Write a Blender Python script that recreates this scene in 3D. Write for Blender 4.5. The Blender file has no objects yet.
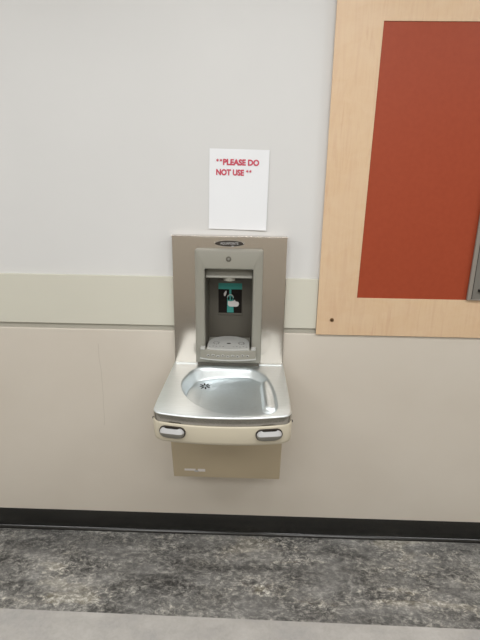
import bpy, bmesh, math, random
import numpy as np
from mathutils import Vector, Matrix
random.seed(4)
scene = bpy.context.scene
COL = scene.collection

# ------------------------------------------------------------------ camera
F, PITCH, YAW, ROLL = 470.34, 0.29985, -0.02467, 0.01403
CX, CD, CH = 0.08665, 1.7945, 1.5854
cp, sp, cy, sy = math.cos(PITCH), math.sin(PITCH), math.cos(YAW), math.sin(YAW)
fwd = Vector((sy*cp, cy*cp, -sp))
right = Vector((cy, -sy, 0))
up = right.cross(fwd)
r2 = math.cos(ROLL)*right + math.sin(ROLL)*up
u2 = -math.sin(ROLL)*right + math.cos(ROLL)*up
cam = bpy.data.cameras.new('camera')
camo = bpy.data.objects.new('camera', cam)
COL.objects.link(camo)
cam.sensor_fit = 'VERTICAL'
cam.sensor_height = 24.0
cam.lens = F/640*24.0
cam.clip_start = 0.02
M = Matrix((r2, u2, -fwd)).transposed().to_4x4()
M.translation = Vector((CX, -CD, CH))
camo.matrix_world = M
scene.camera = camo

# ------------------------------------------------------------------ world, exposure
w = bpy.data.worlds.new('world')
scene.world = w
w.use_nodes = True
w.node_tree.nodes['Background'].inputs[0].default_value = (0.9, 0.95, 1, 1)
w.node_tree.nodes['Background'].inputs[1].default_value = 0.25
scene.view_settings.view_transform = 'Standard'
scene.view_settings.look = 'None'
scene.view_settings.gamma = 1
scene.view_settings.exposure = -0.51
scene.view_settings.use_curve_mapping = False

# ------------------------------------------------------------------ ceiling lamps
CEIL = 2.75
def area(x, y, sx, sy_, power, col=(0.985, 0.985, 0.985)):
    l = bpy.data.lights.new('ceiling_lamp', 'AREA')
    l.shape = 'RECTANGLE'
    l.size, l.size_y = sx, sy_
    l.energy = power
    l.color = col
    o = bpy.data.objects.new('ceiling_lamp', l)
    o.location = (x, y, CEIL-0.012)
    COL.objects.link(o)
for lx, ly, lp in ((-1.9, -1.35, 34), (0.1, -1.35, 34), (2.1, -1.35, 34), (-0.9, -2.75, 26), (1.1, -2.75, 26)):
    area(lx, ly, 1.2, 0.6, lp)

# ------------------------------------------------------------------ materials
def s2l(c):
    out = []
    for v in c:
        v = v/255.0
        out.append(v/12.92 if v <= 0.04045 else ((v+0.055)/1.055)**2.4)
    return tuple(out)+(1.0,)
class Mat:
    def __init__(self, name, col, rough=0.5, metal=0.0, spec=0.5):
        self.m = bpy.data.materials.new(name)
        self.m.use_nodes = True
        self.nt = self.m.node_tree
        self.b = self.nt.nodes['Principled BSDF']
        self.b.inputs['Base Color'].default_value = s2l(col)
        self.b.inputs['Roughness'].default_value = rough
        self.b.inputs['Metallic'].default_value = metal
        self.b.inputs['Specular IOR Level'].default_value = spec
        self.tc = self.nt.nodes.new('ShaderNodeTexCoord')
    def n(self, t): return self.nt.nodes.new(t)
    def l(self, a, b): self.nt.links.new(a, b)
    def noise(self, scale, sc3=(1, 1, 1), detail=4, rough=0.5, dist=0.0, loc=(0, 0, 0)):
        mp = self.n('ShaderNodeMapping')
        mp.inputs['Scale'].default_value = sc3
        mp.inputs['Location'].default_value = loc
        self.l(self.tc.outputs['Object'], mp.inputs['Vector'])
        t = self.n('ShaderNodeTexNoise')
        t.inputs['Scale'].default_value = scale
        t.inputs['Detail'].default_value = detail
        t.inputs['Roughness'].default_value = rough
        t.inputs['Distortion'].default_value = dist
        self.l(mp.outputs[0], t.inputs['Vector'])
        return t.outputs['Fac']
    def ramp(self, src, stops):
        r = self.n('ShaderNodeValToRGB')
        e = r.color_ramp.elements
        while len(e) < len(stops): e.new(0.5)
        for i, (p, c) in enumerate(stops):
            e[i].position = p
            e[i].color = s2l(c) if len(c) == 3 else c
        self.l(src, r.inputs[0])
        return r.outputs[0]
    def mix(self, a, b, fac, mode='MIX'):
        x = self.n('ShaderNodeMix')
        x.data_type = 'RGBA'
        x.blend_type = mode
        for src, i in ((fac, 0), (a, 6), (b, 7)):
            if hasattr(src, 'links'): self.l(src, x.inputs[i])
            elif isinstance(src, (int, float)): x.inputs[i].default_value = src
            else: x.inputs[i].default_value = s2l(src)
        return x.outputs[2]
    def base(self, s): self.l(s, self.b.inputs['Base Color'])
    def bump(self, s, strength, dist=0.001):
        bp = self.n('ShaderNodeBump')
        bp.inputs['Strength'].default_value = strength
        bp.inputs['Distance'].default_value = dist
        self.l(s, bp.inputs['Height'])
        self.l(bp.outputs[0], self.b.inputs['Normal'])
    def math(self, op, a, b=None):
        x = self.n('ShaderNodeMath')
        x.operation = op
        for i, s in enumerate((a, b)):
            if s is None: continue
            if hasattr(s, 'links'): self.l(s, x.inputs[i])
            else: x.inputs[i].default_value = s
        return x.outputs[0]
    def rough_from(self, s, lo, hi):
        r = self.n('ShaderNodeMapRange')
        r.inputs['To Min'].default_value = lo
        r.inputs['To Max'].default_value = hi
        self.l(s, r.inputs['Value'])
        self.l(r.outputs[0], self.b.inputs['Roughness'])

def painted(name, col, rough, var=3, bump=0.06, spec=0.5):
    m = Mat(name, col, rough, spec=spec)
    n = m.noise(1.7, detail=3)
    m.base(m.ramp(n, [(0.3, tuple(c-var for c in col)), (0.7, tuple(min(255, c+var) for c in col))]))
    m.bump(m.noise(260, detail=2), bump, 0.0006)
    return m.m
M_wall = painted('wall_paint', (213, 213, 212), 0.6, 2, 0.1)
M_band = painted('rail_laminate', (206, 204, 191), 0.5, 2, 0.02)
M_groove = painted('reveal_channel', (172, 169, 158), 0.4, 2, 0.02)  # darker than the trim: shade under the rail overhang put into the colour
M_ceil = painted('ceiling_tile', (225, 224, 220), 0.9, 2, 0.2)
M_far = painted('far_wall_paint', (205, 200, 190), 0.6, 2, 0.05)
def wainscot():
    m = Mat('wainscot_laminate', (205, 197, 184), 0.45)
    n = m.noise(2.2, detail=4)
    c = m.ramp(n, [(0.3, (204, 196, 184)), (0.7, (209, 202, 191))])
    # thin scuff: a near vertical wandering hairline
    sx = m.n('ShaderNodeSeparateXYZ')
    m.l(m.tc.outputs['Object'], sx.inputs[0])
    wob = m.noise(3.0, (0.01, 0.01, 1.0), detail=3)
    off = m.math('MULTIPLY', wob, 0.05)
    d = m.math('ABSOLUTE', m.math('SUBTRACT', m.math('ADD', sx.outputs['X'], 0.555), off))
    line = m.math('LESS_THAN', d, 0.0014)
    patch = m.math('GREATER_THAN', m.noise(6.0, (0.2, 1, 1), detail=2, loc=(0, 0, 3)), 0.5)
    fac = m.math('MULTIPLY', m.math('MULTIPLY', line, patch), 0.22)
    m.base(m.mix(c, (140, 130, 115), fac))
    m.bump(m.noise(300, detail=2), 0.04, 0.0005)
    return m.m
M_wain = wainscot()
def floor_dark():
    m = Mat('slate_vinyl', (95, 92, 88), 0.42)
    big = m.noise(3.2, (0.6, 2.2, 1), detail=6, rough=0.62, dist=0.4)
    c1 = m.ramp(big, [(0.36, (132, 131, 129)), (0.5, (168, 167, 164)), (0.64, (204, 202, 197))])
    fine = m.noise(50, (0.75, 1.1, 1), detail=9, rough=0.85, dist=0.5)
    c2 = m.ramp(fine, [(0.38, (8, 8, 8)), (0.49, (118, 118, 118)), (0.62, (245, 243, 238))])
    pm = m.n('ShaderNodeMapRange')
    pm.inputs['From Min'].default_value = 0.35
    pm.inputs['From Max'].default_value = 0.65
    pm.inputs['To Min'].default_value = 0.45
    pm.inputs['To Max'].default_value = 1.0
    m.l(m.noise(7, (0.8, 1.6, 1), detail=4, loc=(2, 8, 0)), pm.inputs['Value'])
    c = m.mix(c1, c2, pm.outputs[0], 'OVERLAY')
    mid = m.noise(11, (0.8, 1.5, 1), detail=5, rough=0.65, dist=0.8, loc=(3, 3, 0))
    c = m.mix(c, m.ramp(mid, [(0.35, (80, 80, 80)), (0.65, (172, 172, 172))]), 0.55, 'OVERLAY')
    # pale crinkled veins, in patches
    v = m.noise(34, (1, 1, 1), detail=7, rough=0.7, dist=0.9, loc=(4, 2, 0))
    ridge = m.math('ABSOLUTE', m.math('SUBTRACT', v, 0.5))
    rr = m.n('ShaderNodeMapRange')
    rr.inputs['From Min'].default_value = 0.0
    rr.inputs['From Max'].default_value = 0.022
    rr.inputs['To Min'].default_value = 1
    rr.inputs['To Max'].default_value = 0
    m.l(ridge, rr.inputs['Value'])
    pt = m.n('ShaderNodeMapRange')
    pt.inputs['From Min'].default_value = 0.5
    pt.inputs['From Max'].default_value = 0.7
    m.l(m.noise(4.5, (1, 1.3, 1), detail=4, rough=0.6, loc=(1.3, 0, 0)), pt.inputs['Value'])
    fac = m.math('MULTIPLY', m.math('MULTIPLY', rr.outputs[0], pt.outputs[0]), 0.65)
    c = m.mix(c, (196, 192, 180), fac)
    # dark crinkles
    v2 = m.noise(26, (0.8, 1.2, 1), detail=7, rough=0.7, dist=0.8, loc=(9, 5, 0))
    d2 = m.n('ShaderNodeMapRange')
    d2.inputs['From Min'].default_value = 0.0
    d2.inputs['From Max'].default_value = 0.02
    d2.inputs['To Min'].default_value = 1
    d2.inputs['To Max'].default_value = 0
    m.l(m.math('ABSOLUTE', m.math('SUBTRACT', v2, 0.5)), d2.inputs['Value'])
    pt2 = m.n('ShaderNodeMapRange')
    pt2.inputs['From Min'].default_value = 0.45
    pt2.inputs['From Max'].default_value = 0.65
    m.l(m.noise(3.7, (1, 1.2, 1), detail=4, loc=(7, 0, 0)), pt2.inputs['Value'])
    fac2 = m.math('MULTIPLY', m.math('MULTIPLY', d2.outputs[0], pt2.outputs[0]), 0.5)
    c = m.mix(c, (48, 47, 46), fac2)
    m.base(c)
    m.bump(fine, 0.25, 0.0012)
    m.rough_from(fine, 0.38, 0.55)
    return m.m
M_floor = floor_dark()
def floor_light():
    m = Mat('pale_vinyl', (190, 188, 184), 0.4)
    big = m.noise(5, (1, 1.5, 1), detail=5, rough=0.6)
    c = m.ramp(big, [(0.3, (184, 182, 179)), (0.7, (202, 200, 197))])
    fine = m.noise(60, detail=6, rough=0.65, dist=1.0)
    c = m.mix(c, m.ramp(fine, [(0.35, (104, 104, 104)), (0.6, (140, 140, 140))]), 0.35, 'OVERLAY')
    m.base(c)
    m.bump(fine, 0.15, 0.001)
    return m.m
M_floor2 = floor_light()
M_base = Mat('black_rubber', (25, 25, 23), 0.22, spec=0.6).m
def maple():
    m = Mat('maple_veneer', (222, 195, 162), 0.36)
    g = m.noise(6, (9, 9, 0.7), detail=6, rough=0.6, dist=0.6)
    c = m.ramp(g, [(0.3, (222, 200, 173)), (0.55, (226, 206, 181)), (0.75, (219, 195, 166))])
    fl = m.noise(9, (1.2, 1.2, 2.2), detail=4, rough=0.6, dist=0.8)
    c = m.mix(c, m.ramp(fl, [(0.35, (116, 116, 116)), (0.7, (140, 139, 137))]), 0.5, 'OVERLAY')
    m.base(c)
    return m.m
M_maple = maple()
def redlam():
    m = Mat('red_laminate', (166, 78, 56), 0.42, spec=0.3)
    n = m.noise(60, detail=3)
    m.base(m.ramp(n, [(0.3, (154, 66, 40)), (0.7, (159, 70, 43))]))
    m.bump(m.noise(400, detail=2), 0.1, 0.0004)
    return m.m
M_red = redlam()
def steel(name, col, r0, r1, stretch, bump=0.05):
    m = Mat(name, col, r0, 1.0)
    n = m.noise(40, stretch, detail=3, rough=0.6)
    m.rough_from(n, r0, r1)
    m.base(m.ramp(n, [(0.3, tuple(c-6 for c in col)), (0.7, tuple(min(255, c+6) for c in col))]))
    m.bump(n, bump, 0.0004)
    return m.m
M_steelP = steel('brushed_panel_steel', (206, 198, 189), 0.12, 0.2, (30, 30, 0.5), 0.05)
M_steelB = steel('basin_steel', (232, 238, 240), 0.38, 0.46, (0.6, 14, 14), 0.04)
M_rimband = steel('darkened_rim_steel', (182, 179, 172), 0.16, 0.22, (0.6, 14, 14), 0.02)  # same steel, polished; the dark floor's reflection is put into its colour
M_chrome = Mat('bright_steel', (205, 204, 200), 0.16, 1.0).m
M_grey = painted('grey_plastic', (143, 141, 131), 0.42, 2, 0.03)
M_darkgrey = painted('dark_grey_plastic', (92, 88, 79), 0.5, 2, 0.03)
M_tray = painted('tray_plastic', (182, 182, 178), 0.38, 2, 0.02)
M_cream = painted('sandstone_enamel', (203, 195, 175), 0.33, 2, 0.03)
M_cab = painted('cabinet_enamel', (180, 166, 140), 0.36, 2, 0.03)
M_pushbar = painted('silver_plastic', (176, 176, 176), 0.35, 2, 0.02)
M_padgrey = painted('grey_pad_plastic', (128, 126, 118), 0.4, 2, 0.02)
M_slot = Mat('slot_dark', (10, 10, 10), 0.95, spec=0.05).m
M_black = Mat('black_plastic', (20, 19, 18), 0.4).m
M_badge = Mat('badge_enamel', (52, 46, 40), 0.35).m
M_gasket = Mat('dark_gasket', (48, 42, 36), 0.6).m
M_teal = Mat('teal_print', (68, 150, 142), 0.55, spec=0.2).m
M_blackprint = Mat('black_print', (28, 23, 20), 0.6, spec=0.15).m
M_whiteprint = Mat('white_print', (215, 210, 208), 0.4).m
M_paper = painted('white_paper', (233, 235, 238), 0.8, 1, 0.03)
M_redink = Mat('red_ink', (198, 72, 92), 0.7).m
M_alu = painted('grey_aluminium', (140, 134, 126), 0.4, 2, 0.02)
M_glassgrey = Mat('grey_display_face', (118, 115, 109), 0.35).m
M_screw = Mat('brass_screw', (150, 120, 90), 0.35, 1.0).m
M_frame = Mat('white_metal', (230, 230, 230), 0.5).m

# ------------------------------------------------------------------ mesh helpers
def obj(name, bm, mat, parent=None, smooth=None, kind=None):
    bmesh.ops.recalc_face_normals(bm, faces=bm.faces)
    if smooth is not None:
        for f in bm.faces: f.smooth = True
        for e in bm.edges:
            if len(e.link_faces) == 2 and e.calc_face_angle(0) > smooth: e.smooth = False
    me = bpy.data.meshes.new(name)
    bm.to_mesh(me)
    bm.free()
    me.materials.append(mat)
    o = bpy.data.objects.new(name, me)
    COL.objects.link(o)
    if parent: o.parent = parent
    if kind: o['kind'] = kind
    return o
def box(bm, x0, x1, y0, y1, z0, z1, bev=0.0, seg=2, faces_out=None):
    r = bmesh.ops.create_cube(bm, size=1.0)
    for v in r['verts']:
        v.co = Vector((x0+(v.co.x+.5)*(x1-x0), y0+(v.co.y+.5)*(y1-y0), z0+(v.co.z+.5)*(z1-z0)))
    if bev:
        es = list({e for v in r['verts'] for e in v.link_edges})
        bmesh.ops.bevel(bm, geom=es, offset=bev, segments=seg, profile=0.5, affect='EDGES')
def prism(bm, pts, lo, hi, axis='z', bev=0.0, seg=2, only=None):
    """extrude a 2D outline along an axis. axis 'z': pts (x,y); 'y': pts (x,z); 'x': pts (y,z)"""
    def P(a, b, t):
        return {'z': (a, b, t), 'y': (a, t, b), 'x': (t, a, b)}[axis]
    A = [bm.verts.new(P(a, b, lo)) for a, b in pts]
    B = [bm.verts.new(P(a, b, hi)) for a, b in pts]
    f1 = bm.faces.new(A); f2 = bm.faces.new(B[::-1])
    n = len(pts)
    for i in range(n):
        bm.faces.new((A[i], B[i], B[(i+1) % n], A[(i+1) % n]))
    if bev:
        es = (list(f1.edges) if only != 'hi' else [])+(list(f2.edges) if only != 'lo' else [])
        bmesh.ops.bevel(bm, geom=es, offset=bev, segments=seg, profile=0.5, affect='EDGES')
def rrect(x0, x1, y0, y1, r, n=6):
    pts = []
    for cx_, cy_, a0 in ((x1-r, y1-r, 0), (x0+r, y1-r, 90), (x0+r, y0+r, 180), (x1-r, y0+r, 270)):
        for k in range(n+1):
            a = math.radians(a0+90*k/n)
            pts.append((cx_+r*math.cos(a), cy_+r*math.sin(a)))
    return pts
def ellipse(cx_, cy_, a, b, n=32):
    return [(cx_+a*math.cos(2*math.pi*k/n), cy_+b*math.sin(2*math.pi*k/n)) for k in range(n)]
def xform(bm, mat): bmesh.ops.transform(bm, matrix=mat, verts=bm.verts)
def thing(name, label, cat, loc=(0, 0, 0)):
    o = bpy.data.objects.new(name, None)
    o.location = loc
    o.empty_display_size = 0.05
    COL.objects.link(o)
    o['label'] = label
    o['category'] = cat
    return o
def text_bm(body, size, bold=0.0, depth=0.0002, sx=1.0, align='LEFT', spacing=1.0):
    cu = bpy.data.curves.new('lettering_curve', 'FONT')
    cu.body = body
    cu.size = size
    cu.offset = bold
    cu.extrude = depth
    cu.align_x = align
    cu.space_character = spacing
    cu.resolution_u = 4
    t = bpy.data.objects.new('lettering_curve', cu)
    COL.objects.link(t)
    bpy.context.view_layer.update()
    dg = bpy.context.evaluated_depsgraph_get()
    me = bpy.data.meshes.new_from_object(t.evaluated_get(dg))
    bm = bmesh.new()
    bm.from_mesh(me)
    bpy.data.objects.remove(t)
    bpy.data.curves.remove(cu)
    bpy.data.meshes.remove(me)
    # stand it up facing -y
    xform(bm, Matrix.Rotation(math.pi/2, 4, 'X') @ Matrix.Diagonal((sx, 1, 1, 1)))
    return bm

# ------------------------------------------------------------------ the room
XL, XR, YF = -3.2, 3.4, -3.4
# back wall with the recess opening for the bottle filler
HX, HZ0, HZ1 = 0.1, 0.925, 1.262
bm = bmesh.new()
box(bm, XL, -HX, 0, 0.15, 0, CEIL)
box(bm, HX, XR, 0, 0.15, 0, CEIL)
box(bm, -HX, HX, 0, 0.15, 0, HZ0)
box(bm, -HX, HX, 0, 0.15, HZ1, CEIL)
box(bm, -HX, HX, 0.1, 0.15, HZ0, HZ1)
obj('wall_back', bm, M_wall, kind='structure')
bm = bmesh.new(); box(bm, XL-0.1, XL, YF, 0.15, 0, CEIL)
obj('wall_left', bm, M_far, kind='structure')
bm = bmesh.new(); box(bm, XR, XR+0.1, YF, 0.15, 0, CEIL)
obj('wall_right', bm, M_far, kind='structure')
bm = bmesh.new(); box(bm, XL, XR, YF-0.1, YF, 0, CEIL)
obj('wall_front', bm, M_far, kind='structure')
bm = bmesh.new(); box(bm, XL-0.1, XR+0.1, YF-0.1, 0.15, CEIL, CEIL+0.1)
obj('ceiling', bm, M_ceil, kind='structure')
bm = bmesh.new(); box(bm, XL-0.1, XR+0.1, YF-0.1, 0.15, -0.08, 0)
obj('floor', bm, M_floor, kind='structure')
# pale border strip set along the corridor floor
bm = bmesh.new(); box(bm, XL, XR, -1.35, -0.446, -0.01, 0.0006)
xform(bm, Matrix.Rotation(-0.009, 4, 'Z'))
obj('floor_border', bm, M_floor2, kind='structure')
# wainscot panels (cut around the fountain's back panel)
PX = 0.2175
WT = 0.016
def wpiece(bm, x0, x1, z0, z1, mat_t=WT): box(bm, x0, x1, -mat_t, 0, z0, z1)
bm = bmesh.new()
wpiece(bm, XL, XR, 0.1095, 0.856)
for a, b in ((XL, -PX), (PX, XR)):
    prism(bm, [(0, 0.856), (-WT, 0.856), (-WT, 0.9805), (-WT+0.0008, 0.9822), (-WT+0.003, 0.9835), (0, 0.9835)], a, b, 'x')
obj('trim_wainscot', bm, M_wain, kind='structure')
for i, (a, b) in enumerate(((XL, -PX), (PX, 0.3435), (2.051, XR))):
    bm = bmesh.new()
    box(bm, a, b, -0.0145, 0, 1.006, 1.204, 0.001, 2)
    obj('trim_%d' % (i+1), bm, M_band, kind='structure')
    bm = bmesh.new()
    box(bm, a, b, -0.007, 0, 0.984, 1.0055)
    obj('trim_%d' % (i+4), bm, M_groove, kind='structure')
# cove base
bm = bmesh.new()
prof = [(0, 0), (0, 0.108), (-0.0125, 0.109), (-0.0135, 0.107), (-0.0135, 0.016)]
prof += [(-0.0140, 0.0135), (-0.0225, 0.0068), (-0.0232, 0.005), (-0.0225, 0)]
prism(bm, prof, XL, XR, 'x')
obj('baseboard_back', bm, M_base, smooth=math.radians(35), kind='structure')


# ------------------------------------------------------------------ maple framed wall board
board = thing('wall_board', 'large red laminate board in a wide pale maple frame on the wall, right of the fountain', 'wall panel', (1.0, 0, 0.98))
def child(name, bm, mat, parent, origin=(1.0, 0, 0.98), smooth=None):
    xform(bm, Matrix.Translation(-Vector(origin)))
    return obj(name, bm, mat, parent, smooth)
X0, X1, Z0, Z1 = 0.344, 2.05, 0.985, 2.235
IX0, IX1, IZ0, IZ1 = 0.503, 1.89, 1.137, 2.072
FY = -0.024
bm = bmesh.new()
prism(bm, [(X0, Z0), (0.4915, Z0), (0.5015, Z1), (X0, Z1)], FY, -WT-0.0003, 'y')
box(bm, IX1, X1, FY, -WT-0.0003, Z0, Z1, 0.0012)
box(bm, 0.4917, IX1, FY, -WT-0.0003, Z0, IZ0, 0.0006)
box(bm, 0.4999, IX1, FY, -WT-0.0003, IZ1, Z1, 0.0006)
fr = child('maple_frame', bm, M_maple, board)
# backing from the wall plane out
bm = bmesh.new()
box(bm, X0+0.004, X1-0.004, -WT-0.0005, -0.0005, 1.2075, Z1-0.004)
child('backing', bm, M_maple, board)
bm = bmesh.new()
box(bm, IX0-0.0125, IX1+0.0005, FY+0.003, -WT-0.0006, IZ0-0.0005, IZ1+0.0005)
child('red_infill', bm, M_red, board)
bm = bmesh.new()
prism(bm, ellipse(0, 0, 0.0078, 0.0078, 20), 0, -0.0016, 'y', 0.0006, only='hi')
xform(bm, Matrix.Translation((0.403, FY, 1.046)))
sc = child('screw', bm, M_screw, board, smooth=0.6)
sc['label'] = 'small brass screw in the frame corner'
bm = bmesh.new()
prism(bm, ellipse(0, 0, 0.0026, 0.0026, 6), -0.0014, -0.0019, 'y')
xform(bm, Matrix.Translation((0.403, FY, 1.046)))
child('screw_socket', bm, M_black, sc)

# grey framed case standing on the red board at the right edge of the picture
case = thing('display_case', 'grey metal framed case fixed over the red board at its right side', 'display case', (1.3, -0.021, 1.13))
CO = (1.3, -0.021, 1.13)
cx0, cx1, cz0, cz1 = 0.908, 1.72, 1.139, 1.98
bm = bmesh.new()
pts_o = (cx0, cx1, cz0, cz1)
yb, yf = FY-0.0002, -0.034
fw = 0.015
box(bm, cx0, cx0+fw, yf, yb, cz0, cz1, 0.0015)
box(bm, cx1-fw, cx1, yf, yb, cz0, cz1, 0.0015)
box(bm, cx0+fw, cx1-fw, yf, yb, cz1-fw, cz1, 0.0015)
box(bm, cx0+fw, cx1-fw, yf, yb, cz0, cz0+0.003, 0.0008)
child('case_frame', bm, M_alu, case, CO)
bm = bmesh.new()
box(bm, cx0+fw, cx0+fw+0.004, yf+0.004, yb, cz0+0.003, cz1-fw)
child('gasket', bm, M_gasket, case, CO)
bm = bmesh.new()
box(bm, cx0+fw+0.004, cx1-fw, yf+0.005, yb, cz0+0.003, cz1-fw, 0.0008)
child('door_panel', bm, M_glassgrey, case, CO)
bm = bmesh.new()
box(bm, cx0+0.038, cx0+0.07, yf-0.004, yf+0.006, 1.172, 1.182, 0.001)
child('latch', bm, M_black, case, CO)

# ------------------------------------------------------------------ paper notice
PO = Vector((0.030, -0.001, 1.53))
paper = thing('paper_sign', 'white sheet of paper with red capital letters on the wall above the fountain', 'sign', PO)
PW, PH = 0.2159, 0.285
def curl(x, z):
    """distance of the sheet in front of the wall, in sheet coordinates"""
    c = 0.0012
    if z < -0.09: c += 0.004*((-z-0.09)/0.052)**2*(0.4+0.6*max(0, x/PW*2))
    c += 0.0012*max(0, (x/PW*2))**3
    return c
bm = bmesh.new()
nx, nz = 20, 26
grid = {}
for s, t in ((0, 0.0), (1, 0.0002)):
    for i in range(nx+1):
        for j in range(nz+1):
            x = (i/nx-.5)*PW; z = (j/nz-.5)*PH
            grid[s, i, j] = bm.verts.new((x, -curl(x, z)-t, z))
for s in (0, 1):
    for i in range(nx):
        for j in range(nz):
            bm.faces.new((grid[s, i, j], grid[s, i+1, j], grid[s, i+1, j+1], grid[s, i, j+1]))
for i in range(nx):
    for j in (0, nz): bm.faces.new((grid[0, i, j], grid[0, i+1, j], grid[1, i+1, j], grid[1, i, j]))
for j in range(nz):
    for i in (0, nx): bm.faces.new((grid[0, i, j], grid[0, i, j+1], grid[1, i, j+1], grid[1, i, j]))
ROT = Matrix.Rotation(math.radians(0.9), 4, 'Y')
xform(bm, ROT)
obj('sheet', bm, M_paper, paper, smooth=0.7)
def line(body, x0, x1, z, hgt, bold=0.0012):
    bm = text_bm(body, 0.026, bold, 0.0001)
    xs = [v.co.x for v in bm.verts]
    zs = [v.co.z for v in bm.verts]
    k = (x1-x0)/(max(xs)-min(xs))
    kz = hgt/(max(zs)-min(zs))
    xform(bm, Matrix.Translation((x0, -0.0024, z)) @ Matrix.Diagonal((k, 1, kz, 1)) @ Matrix.Translation((-min(xs), 0, -min(zs))))
    for v in bm.verts: v.co.y -= 0.0012*max(0, (v.co.x/PW*2))**3
    xform(bm, ROT)
    obj('lettering', bm, M_redink, paper)
def star(x, z, R_=0.0062):
    bm = bmesh.new()
    pts = []
    for k in range(12):
        a = math.pi/2+2*math.pi*k/12
        q = R_ if k % 2 == 0 else R_*0.45
        pts.append((x+q*math.cos(a), z+q*math.sin(a)))
    prism(bm, pts, -0.0023, -0.0025, 'y')
    xform(bm, ROT)
    obj('asterisk', bm, M_redink, paper)
line('PLEASE DO', -0.0585, 0.0725, 0.0865, 0.0220)
line('NOT USE', -0.0830, 0.0185, 0.0510, 0.0220)
for x, z in ((-0.0785, 0.1030), (-0.0660, 0.1030), (0.0300, 0.0675), (0.0415, 0.0675)): star(x, z)

# ------------------------------------------------------------------ drinking fountain with bottle filler
ft = thing('drinking_fountain', 'stainless steel wall drinking fountain with a grey bottle filler above its basin', 'drinking fountain', (0, 0, 0))
PF = -0.040   # face of the back panel
# back panel: sheet with opening and return flanges
bm = bmesh.new()
px, pz0, pz1 = 0.2145, 0.862, 1.362
ox, oz0, oz1 = 0.118, 0.88, 1.318
box(bm, -px, -ox, PF, PF+0.003, pz0, pz1)
box(bm, ox, px, PF, PF+0.003, pz0, pz1)
box(bm, -ox, ox, PF, PF+0.003, pz0, oz0)
box(bm, -ox, ox, PF, PF+0.003, oz1, pz1)
box(bm, -px, -px+0.003, PF+0.003, -0.0005, pz0, pz1)
box(bm, px-0.003, px, PF+0.003, -0.0005, pz0, pz1)
bp = obj('back_panel', bm, M_steelP, ft)
bm = bmesh.new()
box(bm, -0.2165, 0.2165, PF-0.003, -0.0005, pz1, pz1+0.0045, 0.001)
obj('top_cap', bm, M_steelP, bp)
# oval badge
bm = bmesh.new()
prism(bm, ellipse(0, 1.340, 0.056, 0.0128, 48), PF, PF-0.003, 'y', 0.001, only='hi')
bd = obj('badge', bm, M_chrome, ft, smooth=0.6)
bd['label'] = 'oval chrome edged black badge'
bm = bmesh.new()
prism(bm, ellipse(0, 1.340, 0.053, 0.0108, 48), PF-0.003, PF-0.0034, 'y')
obj('badge_field', bm, M_badge, bd)
bm = text_bm('AQUAPOINTE', 0.0125, 0.0002, 0.0001, align='CENTER')
xs = [v.co.x for v in bm.verts]
k = 0.068/(max(xs)-min(xs))
xform(bm, Matrix.Translation((0, PF-0.0037, 1.3365)) @ Matrix.Diagonal((k, 1, 1, 1)))
obj('lettering', bm, M_pushbar, bd)
bm = bmesh.new()
prism(bm, ellipse(0.012, 1.330, 0.0045, 0.0025, 12), PF-0.0034, PF-0.0038, 'y')
obj('emblem', bm, M_pushbar, bd)

# filler housing: front bezel with rounded opening, tunnel and back
BX, BZ0, BZ1, BF = 0.1275, 0.873, 1.321, -0.072
RX, RZ0, RZ1, RB = 0.0900, 0.930, 1.2475, 0.056
def ring_pts(x, z0, z1, r, n):
    """top corners rounded, bottom square, same count whatever the size"""
    pts = [(-x, z0), (x, z0)]
    for k in range(n+1):
        a = math.radians(90*k/n); pts.append((x-r+r*math.cos(a), z1-r+r*math.sin(a)))
    for k in range(n+1):
        a = math.radians(90+90*k/n); pts.append((-x+r+r*math.cos(a), z1-r+r*math.sin(a)))
    return pts
def loft(bm, loops):
    L = [[bm.verts.new(p) for p in lp] for lp in loops]
    n = len(L[0])
    for a, b in zip(L, L[1:]):
        for i in range(n):
            bm.faces.new((a[i], a[(i+1) % n], b[(i+1) % n], b[i]))
    return L
bm = bmesh.new()
def lp(x, z0, z1, r, y): return [(a, y, b) for a, b in ring_pts(x, z0, z1, r, 6)]
loft(bm, [lp(BX, BZ0, BZ1, 0.008, PF+0.001), lp(BX, BZ0, BZ1, 0.008, BF+0.006), lp(BX-0.0018, BZ0+0.0018, BZ1-0.0018, 0.008, BF+0.0018),
          lp(BX-0.006, BZ0+0.004, BZ1-0.006, 0.008, BF), lp(RX+0.007, RZ0-0.002, RZ1+0.005, 0.010, BF),
          lp(RX+0.003, RZ0, RZ1+0.002, 0.008, BF+0.002), lp(RX, RZ0, RZ1, 0.006, BF+0.008)])
hs = obj('filler_housing', bm, M_grey, ft, smooth=math.radians(30))
# alcove
bm = bmesh.new()
L = loft(bm, [lp(RX, RZ0, RZ1, 0.006, BF+0.008), lp(RX-0.003, RZ0, RZ1-0.004, 0.012, -0.005), lp(RX-0.004, RZ0, RZ1-0.006, 0.012, RB)])
bm.faces.new(L[-1])
L = loft(bm, [lp(RX+0.0015, RZ0-0.0015, RZ1+0.0015, 0.015, BF+0.006), lp(RX+0.0015, RZ0-0.0015, RZ1+0.0015, 0.012, RB+0.0015)])
bm.faces.new(L[-1])
obj('alcove', bm, M_darkgrey, hs, smooth=math.radians(40))
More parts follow.
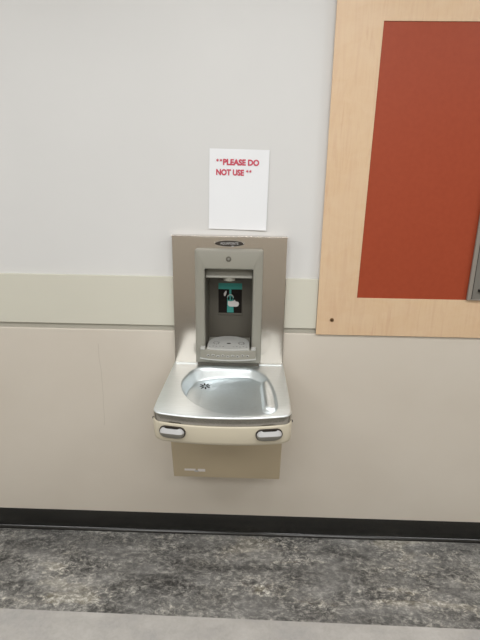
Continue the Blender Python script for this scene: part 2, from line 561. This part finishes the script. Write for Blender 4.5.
# hood over the alcove, dipping down and back, carrying the nozzle
bm = bmesh.new()
hp = [(-0.030, 1.2440), (-0.0335, 1.235), (-0.038, 1.226), (-0.043, 1.218), (-0.046, 1.2135), (-0.0455, 1.2105), (-0.043, 1.209), (0.05, 1.209), (0.05, 1.2440)]
prism(bm, hp, -RX+0.0022, RX-0.0022, 'x')
obj('hood', bm, M_grey, hs, smooth=math.radians(40))
bm = bmesh.new()
prism(bm, ellipse(0, -0.026, 0.022, 0.019, 28), 1.196, 1.211, 'z', 0.003, 3, only='lo')
nz_ = obj('nozzle', bm, M_grey, ft, smooth=0.7)
bm = bmesh.new()
prism(bm, ellipse(0, -0.026, 0.006, 0.006, 16), 1.1945, 1.1961, 'z')
obj('spout_hole', bm, M_black, nz_)
# key switch / indicator
bm = bmesh.new()
prism(bm, ellipse(-0.001, 1.287, 0.0100, 0.0100, 28), BF, BF-0.002, 'y', 0.0008, only='hi')
ks = obj('key_switch', bm, M_darkgrey, ft, smooth=0.6)
bm = bmesh.new()
prism(bm, ellipse(-0.001, 1.287, 0.0045, 0.0045, 20), BF-0.002, BF-0.0026, 'y')
obj('switch_face', bm, M_padgrey, ks)
# instruction plate on the alcove back
YP = RB-0.0005
bm = bmesh.new()
prism(bm, rrect(-0.051, 0.051, 1.036, 1.182, 0.003, 3), YP, YP-0.003, 'y', 0.0008, only='hi')
ip = obj('instruction_plate', bm, M_darkgrey, ft)
YQ = YP-0.003
bm = bmesh.new(); prism(bm, rrect(-0.0475, 0.0475, 1.044, 1.143, 0.001, 2), YQ, YQ-0.0003, 'y')
obj('dark_field', bm, M_blackprint, ip)
bm = bmesh.new(); prism(bm, rrect(-0.0475, 0.0475, 1.143, 1.168, 0.001, 2), YQ, YQ-0.0003, 'y')
obj('teal_header', bm, M_teal, ip)
bm = bmesh.new()
prism(bm, [(-0.0035, 1.143), (-0.0035, 1.122), (-0.012, 1.116), (-0.012, 1.102), (-0.0125, 1.046), (0.0145, 1.046), (0.0125, 1.102), (0.011, 1.116), (0.0045, 1.124), (0.0045, 1.143)], YQ-0.0003, YQ-0.0005, 'y')
obj('teal_stream', bm, M_teal, ip)
bm = bmesh.new()
for sx_, (a, b) in ((-1, (-0.0095, -0.002)), (1, (0.003, 0.010))):
    prism(bm, ellipse((a+b)/2, 1.1055, 0.0036, 0.008, 12), YQ-0.0005, YQ-0.0006, 'y')
obj('bottle_print', bm, M_blackprint, ip)
bm = bmesh.new()
n = 16
outer = [(0.001+0.0135*math.cos(math.pi*k/n), 1.108+0.0145*math.sin(math.pi*k/n)) for k in range(n+1)]
inner = [(0.001+0.0110*math.cos(math.pi*k/n), 1.108+0.0105*math.sin(math.pi*k/n)) for k in range(n+1)]
prism(bm, outer+inner[::-1], YQ-0.0006, YQ-0.0007, 'y')
obj('neck_print', bm, M_tray, ip)
bm = bmesh.new()
prism(bm, [(-0.026, 1.124), (-0.020, 1.135), (-0.0155, 1.137), (-0.0145, 1.130), (-0.018, 1.118), (-0.021, 1.114), (-0.025, 1.115)], YQ-0.0005, YQ-0.0007, 'y')
obj('thumb_print', bm, M_whiteprint, ip)
bm = bmesh.new()
prism(bm, [(-0.0095, 1.095), (-0.0095, 1.080), (-0.006, 1.073), (0.000, 1.071), (0.026, 1.071), (0.033, 1.074), (0.036, 1.082), (0.034, 1.090), (0.022, 1.094), (0.017, 1.100), (0.015, 1.096), (0.002, 1.093)], YQ-0.0006, YQ-0.0008, 'y')
obj('hand_print', bm, M_whiteprint, ip)

# drip tray: bowed front body, raised perforated grille
def bow(x, hw, ymid, yend): return ymid+(yend-ymid)*(x/hw)**2
bm = bmesh.new()
pts = []
N = 24
hw = 0.1075
for k in range(N+1):
    x = -hw+2*hw*k/N
    pts.append((x, bow(x, hw, -0.114, -0.096)))
pts += [(hw, BF-0.0005), (RX-0.006, BF-0.0005), (RX-0.006, RB-0.002), (-RX+0.006, RB-0.002), (-RX+0.006, BF-0.0005), (-hw, BF-0.0005)]
A = [bm.verts.new((x, y+0.0, 0.904)) for x, y in pts]
B = [bm.verts.new((x, y+(0.006 if i <= N else 0), 0.934)) for i, (x, y) in enumerate(pts)]
C2 = [bm.verts.new((x*(0.985 if i <= N else 1), y+(0.010 if i <= N else 0), 0.9375)) for i, (x, y) in enumerate(pts)]
n = len(pts)
for P1, P2 in ((A, B), (B, C2)):
    for i in range(n): bm.faces.new((P1[i], P1[(i+1) % n], P2[(i+1) % n], P2[i]))
bm.faces.new(A); bm.faces.new(C2)
tr = obj('drip_tray', bm, M_grey, ft, smooth=math.radians(35))
# lower lip of the tray
bm = bmesh.new()
pts = [(-hw-0.001+2*(hw+0.001)*k/N, bow(-hw+2*hw*k/N, hw, -0.1165, -0.098)) for k in range(N+1)]
pts += [(hw+0.001, BF-0.0005), (-hw-0.001, BF-0.0005)]
prism(bm, pts, 0.900, 0.9045, 'z', 0.001)
obj('tray_lip', bm, M_tray, tr)
# little upright ears at the ends
for s in (-1, 1):
    bm = bmesh.new()
    box(bm, min(s*0.0895, s*0.1065), max(s*0.0895, s*0.1065), -0.094, BF-0.0005, 0.936, 0.9445, 0.0015)
    obj('tray_ear', bm, M_tray, tr)
# row of drain holes with pale scalloped surround on the front skirt
for k in range(9):
    x = -0.076+0.152*k/8
    y = bow(x, hw, -0.114, -0.096)+0.0025
    bm = bmesh.new()
    prism(bm, ellipse(0, 0, 0.0062, 0.0036, 14), 0.0006, -0.0022, 'y')
    xform(bm, Matrix.Translation((x, y, 0.919+(0.0015 if k % 2 else -0.0015))) @ Matrix.Rotation(-math.atan(2*0.018*x/hw**2)*1.0, 4, 'Z') @ Matrix.Rotation(0.1, 4, 'X'))
    sc_ = obj('scallop', bm, M_tray, tr, smooth=0.5)
    bm = bmesh.new()
    prism(bm, ellipse(0, 0, 0.0034, 0.0018, 12), -0.002, -0.0026, 'y')
    xform(bm, Matrix.Translation((x, y, 0.919+(0.0015 if k % 2 else -0.0015))) @ Matrix.Rotation(-math.atan(2*0.018*x/hw**2)*1.0, 4, 'Z') @ Matrix.Rotation(0.1, 4, 'X'))
    obj('skirt_hole', bm, M_gasket, tr)
# grille: arc-backed plate
bm = bmesh.new()
pts = []
gw = 0.0815
for k in range(N+1):
    x = -gw+2*gw*k/N
    pts.append((x, bow(x, gw, -0.103, -0.092)))
for k in range(N+1):
    a = math.pi*k/N
    pts.append((gw*math.cos(a), -0.045+0.094*math.sin(a)**0.75 if 0 < k < N else -0.045))
prism(bm, pts, 0.9375, 0.9445, 'z', 0.0018, 2, only='hi')
gr = obj('tray_grille', bm, M_tray, ft, smooth=math.radians(40))
def cut_slots(spec, name='drain_slot', parent=None):
    for x, y, a, b, r in spec:
        b2 = bmesh.new()
        prism(b2, ellipse(0, 0, a, b, 12), 0.9443, 0.9449, 'z')
        xform(b2, Matrix.Translation((x, y, 0)) @ Matrix.Rotation(r, 4, 'Z'))
        obj(name, b2, M_gasket, gr)
cut_slots([(0.0, -0.040, 0.0085, 0.006, 0)], 'drain_opening')
spec = []
for s in (-1, 1):
    for k in range(9):
        a = math.pi*2*k/9
        spec.append((s*0.050+0.011*math.cos(a), -0.036+0.014*math.sin(a), 0.0036, 0.0014, a))
    for k in range(5):
        spec.append((s*(0.02+0.013*k), -0.078+0.004*(k % 2), 0.0034, 0.0012, 0))
cut_slots(spec)

# ---- basin
BW = 0.2195
YR, YM, YE = -0.0165, -0.471, -0.447   # rear, front middle, front at sides
ZT = 0.860
RC = 0.022
def yfront(u): return YM+(YE-YM)*abs(u)**2.2
rim = [(-0.126, -0.106), (-0.149, -0.154), (-0.161, -0.218), (-0.153, -0.281), (-0.130, -0.340), (-0.092, -0.393), (-0.038, -0.433), (0.021, -0.453), (0.089, -0.458),
       (0.137, -0.452), (0.168, -0.436), (0.180, -0.404), (0.180, -0.356), (0.175, -0.287), (0.162, -0.212), (0.141, -0.148), (0.100, -0.102), (0.045, -0.082), (-0.010, -0.078), (-0.075, -0.082)]
def catmull(P, m=8):
    out = []
    n = len(P)
    for i in range(n):
        p0, p1, p2, p3 = (np.array(P[(i+k-1) % n]) for k in range(4))
        for j in range(m):
            t = j/m
            out.append(0.5*((2*p1)+(-p0+p2)*t+(2*p0-5*p1+4*p2-p3)*t*t+(-p0+3*p1-3*p2+p3)*t**3))
    return np.array(out)
RIM = catmull(rim, 8)
def sdf(x, y):
    """signed distance, positive inside"""
    p = np.stack([x, y], -1)[:, None, :]
    a = RIM[None]; b = np.roll(RIM, -1, 0)[None]
    ab = b-a
    t = np.clip(((p-a)*ab).sum(-1)/(ab*ab).sum(-1), 0, 1)
    d = np.linalg.norm(p-(a+t[..., None]*ab), axis=-1).min(1)
    inside = np.zeros(len(x), bool)
    for i in range(len(RIM)):
        x1, y1 = RIM[i]; x2, y2 = RIM[(i+1) % len(RIM)]
        c = ((y1 > y) != (y2 > y)) & (x < (x2-x1)*(y-y1)/(y2-y1+1e-12)+x1)
        inside ^= c
    return np.where(inside, d, -d)
def seg_d(x, y, ax, ay, bx, by):
    dx, dy = bx-ax, by-ay
    t = np.clip(((x-ax)*dx+(y-ay)*dy)/(dx*dx+dy*dy), 0, 1)
    return np.hypot(x-ax-t*dx, y-ay-t*dy), t
def sstep(t):
    t = np.clip(t, 0, 1)
    return t*t*(3-2*t)
def drop(y): return 0.009*np.clip((-y-0.385)/0.108, 0, 1.05)**2
def height(x, y):
    s = sdf(x, y)
    # the back edge rolls over softly, the ends and front have a tight lip
    soft = sstep((y+0.16)/0.05)*sstep((x+0.13)/0.05)*sstep((0.115-x)/0.04)
    d = np.clip((s+0.002+0.014*soft)/(0.020+0.014*soft), 0, 1)
    e1 = 0.3+0.25*soft
    a1 = 0.16+0.14*soft
    prof = np.where(d < e1, (d/e1)**2*a1, np.where(d < 0.85, a1+(d-e1)/(0.85-e1)*(0.90-a1), 0.90+0.10*np.sin(np.clip((d-0.85)/0.15, 0, 1)*np.pi/2)))
    k = np.clip((0.16-x)/0.25, 0, 1)
    floor_d = 0.027+0.022*k+0.004*sstep((s-0.02)/0.08)
    z = -floor_d*prof
    # domed bubbler ridge along the right side of the bowl
    dd, t = seg_d(x, y, 0.148, -0.202, 0.155, -0.374)
    hh = np.clip(1-(dd/0.0230)**3.2, 0, 1)**0.6
    top = -0.005-0.004*t
    z2 = z+(top-z)*hh
    z = np.where((s > 0.0), np.maximum(z, z2), z)
    return ZT+z-drop(y)
bm = bmesh.new()
NU, NV = 230, 260
us = np.linspace(-1, 1, NU+1)
vs = np.linspace(0, 1, NV+1)
GX = np.zeros((NV+1, NU+1)); GY = GX.copy()
for j, v in enumerate(vs):
    # distance past the start of the rounded front corner (measured at the side)
    ys = YR+(YE-YR)*v
    d = max(0.0, (YE+RC)-ys)
    hwid = BW-(RC-math.sqrt(max(0, RC*RC-d*d)))
    for i, u in enumerate(us):
        x = u*hwid
        yf_ = YM+(YE-YM)*abs(x/BW)**2.2
        yf_ = yf_ if abs(u) < 1 else yf_
        GX[j, i] = x*(0.974+0.026*min(1, v*1.3))
        GY[j, i] = YR+(yf_-YR)*v
GZ = height(GX.ravel(), GY.ravel()).reshape(GX.shape)
V = [[bm.verts.new((GX[j, i], GY[j, i], GZ[j, i])) for i in range(NU+1)] for j in range(NV+1)]
for j in range(NV):
    for i in range(NU):
        bm.faces.new((V[j][i], V[j][i+1], V[j+1][i+1], V[j+1][i]))
loop = [V[0][i] for i in range(NU+1)]+[V[j][NU] for j in range(1, NV+1)]+[V[NV][i] for i in range(NU-1, -1, -1)]+[V[j][0] for j in range(NV-1, 0, -1)]
def outward(k, L):
    a = L[k-1].co; b = L[(k+1) % len(L)].co
    t = (b-a).to_2d()
    nrm = Vector((-t.y, t.x))
    if nrm.length > 0: nrm.normalize()
    return nrm
nrm = [outward(k, loop) for k in range(len(loop))]
cen = Vector((0, -0.25))
for k, v in enumerate(loop):
    if nrm[k].dot(v.co.to_2d()-cen) < 0: nrm[k] = -nrm[k]
    if v.co.y > YR-0.001: nrm[k] = Vector((0, 0))
ring_no = 0
prev = loop
base = [v.co.copy() for v in loop]
for off, dz in ((0.0022, -0.0006), (0.004, -0.0022), (0.0048, -0.005), (0.0046, -0.029), (0.003, -0.0325), (-0.004, -0.033)):
    cur = [bm.verts.new((base[k].x+nrm[k].x*off, base[k].y+nrm[k].y*off, base[k].z+dz)) for k in range(len(loop))]
    for k in range(len(loop)):
        k2 = (k+1) % len(loop)
        fc = bm.faces.new((prev[k], prev[k2], cur[k2], cur[k]))
        fc.material_index = 1 if ring_no >= 3 else 0
    prev = cur
    ring_no += 1
bs = obj('basin', bm, M_steelB, ft, smooth=math.radians(60))
bs.data.materials.append(M_rimband)
# raised ledge where the panel lands on the basin
bm = bmesh.new()
box(bm, -0.2125, 0.2125, PF-0.014, -0.0165, ZT-0.003, ZT+0.0025, 0.0015, 3)
obj('rear_ledge', bm, M_steelB, bs)
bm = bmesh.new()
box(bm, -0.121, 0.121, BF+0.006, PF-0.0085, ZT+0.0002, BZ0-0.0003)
obj('housing_gap_shade', bm, M_darkgrey, ft)  # dark strip added for the shadow in the gap beneath the housing
# drain
DX, DY = -0.084, -0.154
zd = float(height(np.array([DX]), np.array([DY]))[0])
e = 0.012
zx = (float(height(np.array([DX+e]), np.array([DY]))[0])-float(height(np.array([DX-e]), np.array([DY]))[0]))/(2*e)
zy = (float(height(np.array([DX]), np.array([DY+e]))[0])-float(height(np.array([DX]), np.array([DY-e]))[0]))/(2*e)
nd = Vector((-zx, -zy, 1)).normalized()
MD = Matrix.Translation((DX, DY, zd)) @ Vector((0, 0, 1)).rotation_difference(nd).to_matrix().to_4x4()
bm = bmesh.new()
prism(bm, ellipse(0, 0, 0.0250, 0.0250, 40), -0.003, 0.0006, 'z', 0.0004, only='hi')
xform(bm, MD)
dr = obj('drain_strainer', bm, M_steelB, ft, smooth=0.6)
for k in range(8):
    a = 2*math.pi*k/8+0.2
    b2 = bmesh.new()
    prism(b2, ellipse(0.0150, 0, 0.0098, 0.0030, 14), 0.0006, 0.0010, 'z')
    xform(b2, Matrix.Rotation(a, 4, 'Z'))
    xform(b2, MD)
    obj('strainer_slot', b2, M_slot, dr)

# ---- apron below the rim
bm = bmesh.new()
def outline(off, n=60):
    """open path: rear left, round the front, rear right (offset outward)"""
    pts = [(-BW-off, YR)]
    for j in range(8): pts.append((-BW-off, YR+(YE+RC-YR)*(j+1)/8))
    for k in range(1, 8):
        a = math.radians(90*k/8)
        pts.append((-BW+RC-(RC+off)*math.cos(a), YE+RC-0.001-(RC+off)*math.sin(a)*0.98))
    xe = BW-RC
    for k in range(n+1):
        x = -xe+2*xe*k/n
        pts.append((x, YM+(YE-YM)*abs(x/BW)**2.2-off))
    for k in range(7, 0, -1):
        a = math.radians(90*k/8)
        pts.append((BW-RC+(RC+off)*math.cos(a), YE+RC-0.001-(RC+off)*math.sin(a)*0.98))
    for j in range(8, -1, -1): pts.append((BW+off, YR+(YE+RC-YR)*j/8))
    return pts
levels = [(-0.003, 0.8285), (0.0035, 0.8300), (0.0058, 0.8290), (0.0066, 0.826), (0.0060, 0.790), (0.0052, 0.766), (0.0025, 0.757), (-0.004, 0.7515), (-0.02, 0.750)]
Ls = []
for off, z in levels:
    Ls.append([bm.verts.new((x, y, z-0.002-float(drop(np.array(y))) if z > 0.82 else z)) for x, y in outline(off)])
n = len(Ls[0])
for a, b in zip(Ls, Ls[1:]):
    for i in range(n-1): bm.faces.new((a[i], a[i+1], b[i+1], b[i]))
bm.faces.new(Ls[-1])
ap = obj('apron', bm, M_cream, ft, smooth=math.radians(50))
# push bars
for s in (-1, 1):
    xc = s*0.155-0.003
    slope = (YE-YM)*2.2*abs(xc/BW)**1.2/BW*s
    T = Matrix.Translation((xc, YM+(YE-YM)*abs(xc/BW)**2.2-0.0098, 0.7950)) @ Matrix.Rotation(math.atan(slope), 4, 'Z')
    bm = bmesh.new()
    prism(bm, rrect(-0.0435, 0.0435, -0.0192, 0.0200, 0.0190, 8), 0.006, -0.0016, 'y', 0.0008, only='hi')
    xform(bm, T)
    bz = obj('push_bar', bm, M_gasket, ft)
    bz['label'] = 'silver push pad in a dark oblong socket'
    def pr(b):
        return 0.007+0.009*(0.0165-b)/0.013 if b > 0.0035 else 0.016-0.009*((0.0035-b)/0.020)**1.5
    def pad(name, b0, b1, nb, mat):
        bm = bmesh.new()
        tt = [-1+2*k/40 for k in range(41)]
        G = []
        for m_ in range(nb+1):
            b = b0+(b1-b0)*m_/nb
            hx = 0.0245+math.sqrt(max(0, 0.0165**2-b*b))
            G.append([bm.verts.new((t*hx, -0.0018-pr(b)*(1-abs(t)**7)**0.5, b)) for t in tt])
        for a_, b_ in zip(G, G[1:]):
            for k in range(40): bm.faces.new((a_[k], a_[k+1], b_[k+1], b_[k]))
        xform(bm, T)
        return obj(name, bm, mat, bz, smooth=math.radians(50))
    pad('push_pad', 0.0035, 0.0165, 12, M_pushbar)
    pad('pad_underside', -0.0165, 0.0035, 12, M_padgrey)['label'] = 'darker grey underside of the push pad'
# side screws
for s in (-1, 1):
    bm = bmesh.new()
    prism(bm, ellipse(-0.425, 0.822, 0.004, 0.004, 16), s*(BW+0.0055), s*(BW+0.0095), 'x', 0.0008, only='hi')
    obj('side_screw', bm, M_black, ap)
# ---- lower cabinet
CBY, CTY = 0.15, 0.235
CTILT = Matrix.Translation((0, -CBY, 0.400)) @ Matrix.Rotation(math.atan((CTY-CBY)/(0.7625-0.400)), 4, 'X') @ Matrix.Translation((0, 0.17, -0.402))
bm = bmesh.new()
prism(bm, [(-0.0165, 0.400), (-CBY, 0.400), (-CTY, 0.7625), (-0.0165, 0.7625)], -0.216, 0.216, 'x')
bmesh.ops.bevel(bm, geom=bm.edges[:], offset=0.003, segments=2, profile=0.5, affect='EDGES')
cb = obj('lower_cabinet', bm, M_cab, ft)
bm = bmesh.new()
prism(bm, rrect(-0.170, -0.125, 0.4395, 0.4500, 0.0015, 3), -0.17, -0.1708, 'y')
prism(bm, rrect(-0.116, -0.086, 0.4360, 0.4500, 0.002, 3), -0.17, -0.1708, 'y')
xform(bm, CTILT)
lb = obj('maker_plate', bm, M_whiteprint, cb)
bm = bmesh.new()
prism(bm, ellipse(-0.1215, 0.438, 0.009, 0.005, 20), -0.17, -0.1711, 'y')
xform(bm, CTILT)
obj('maker_plate_emblem', bm, M_pushbar, cb)
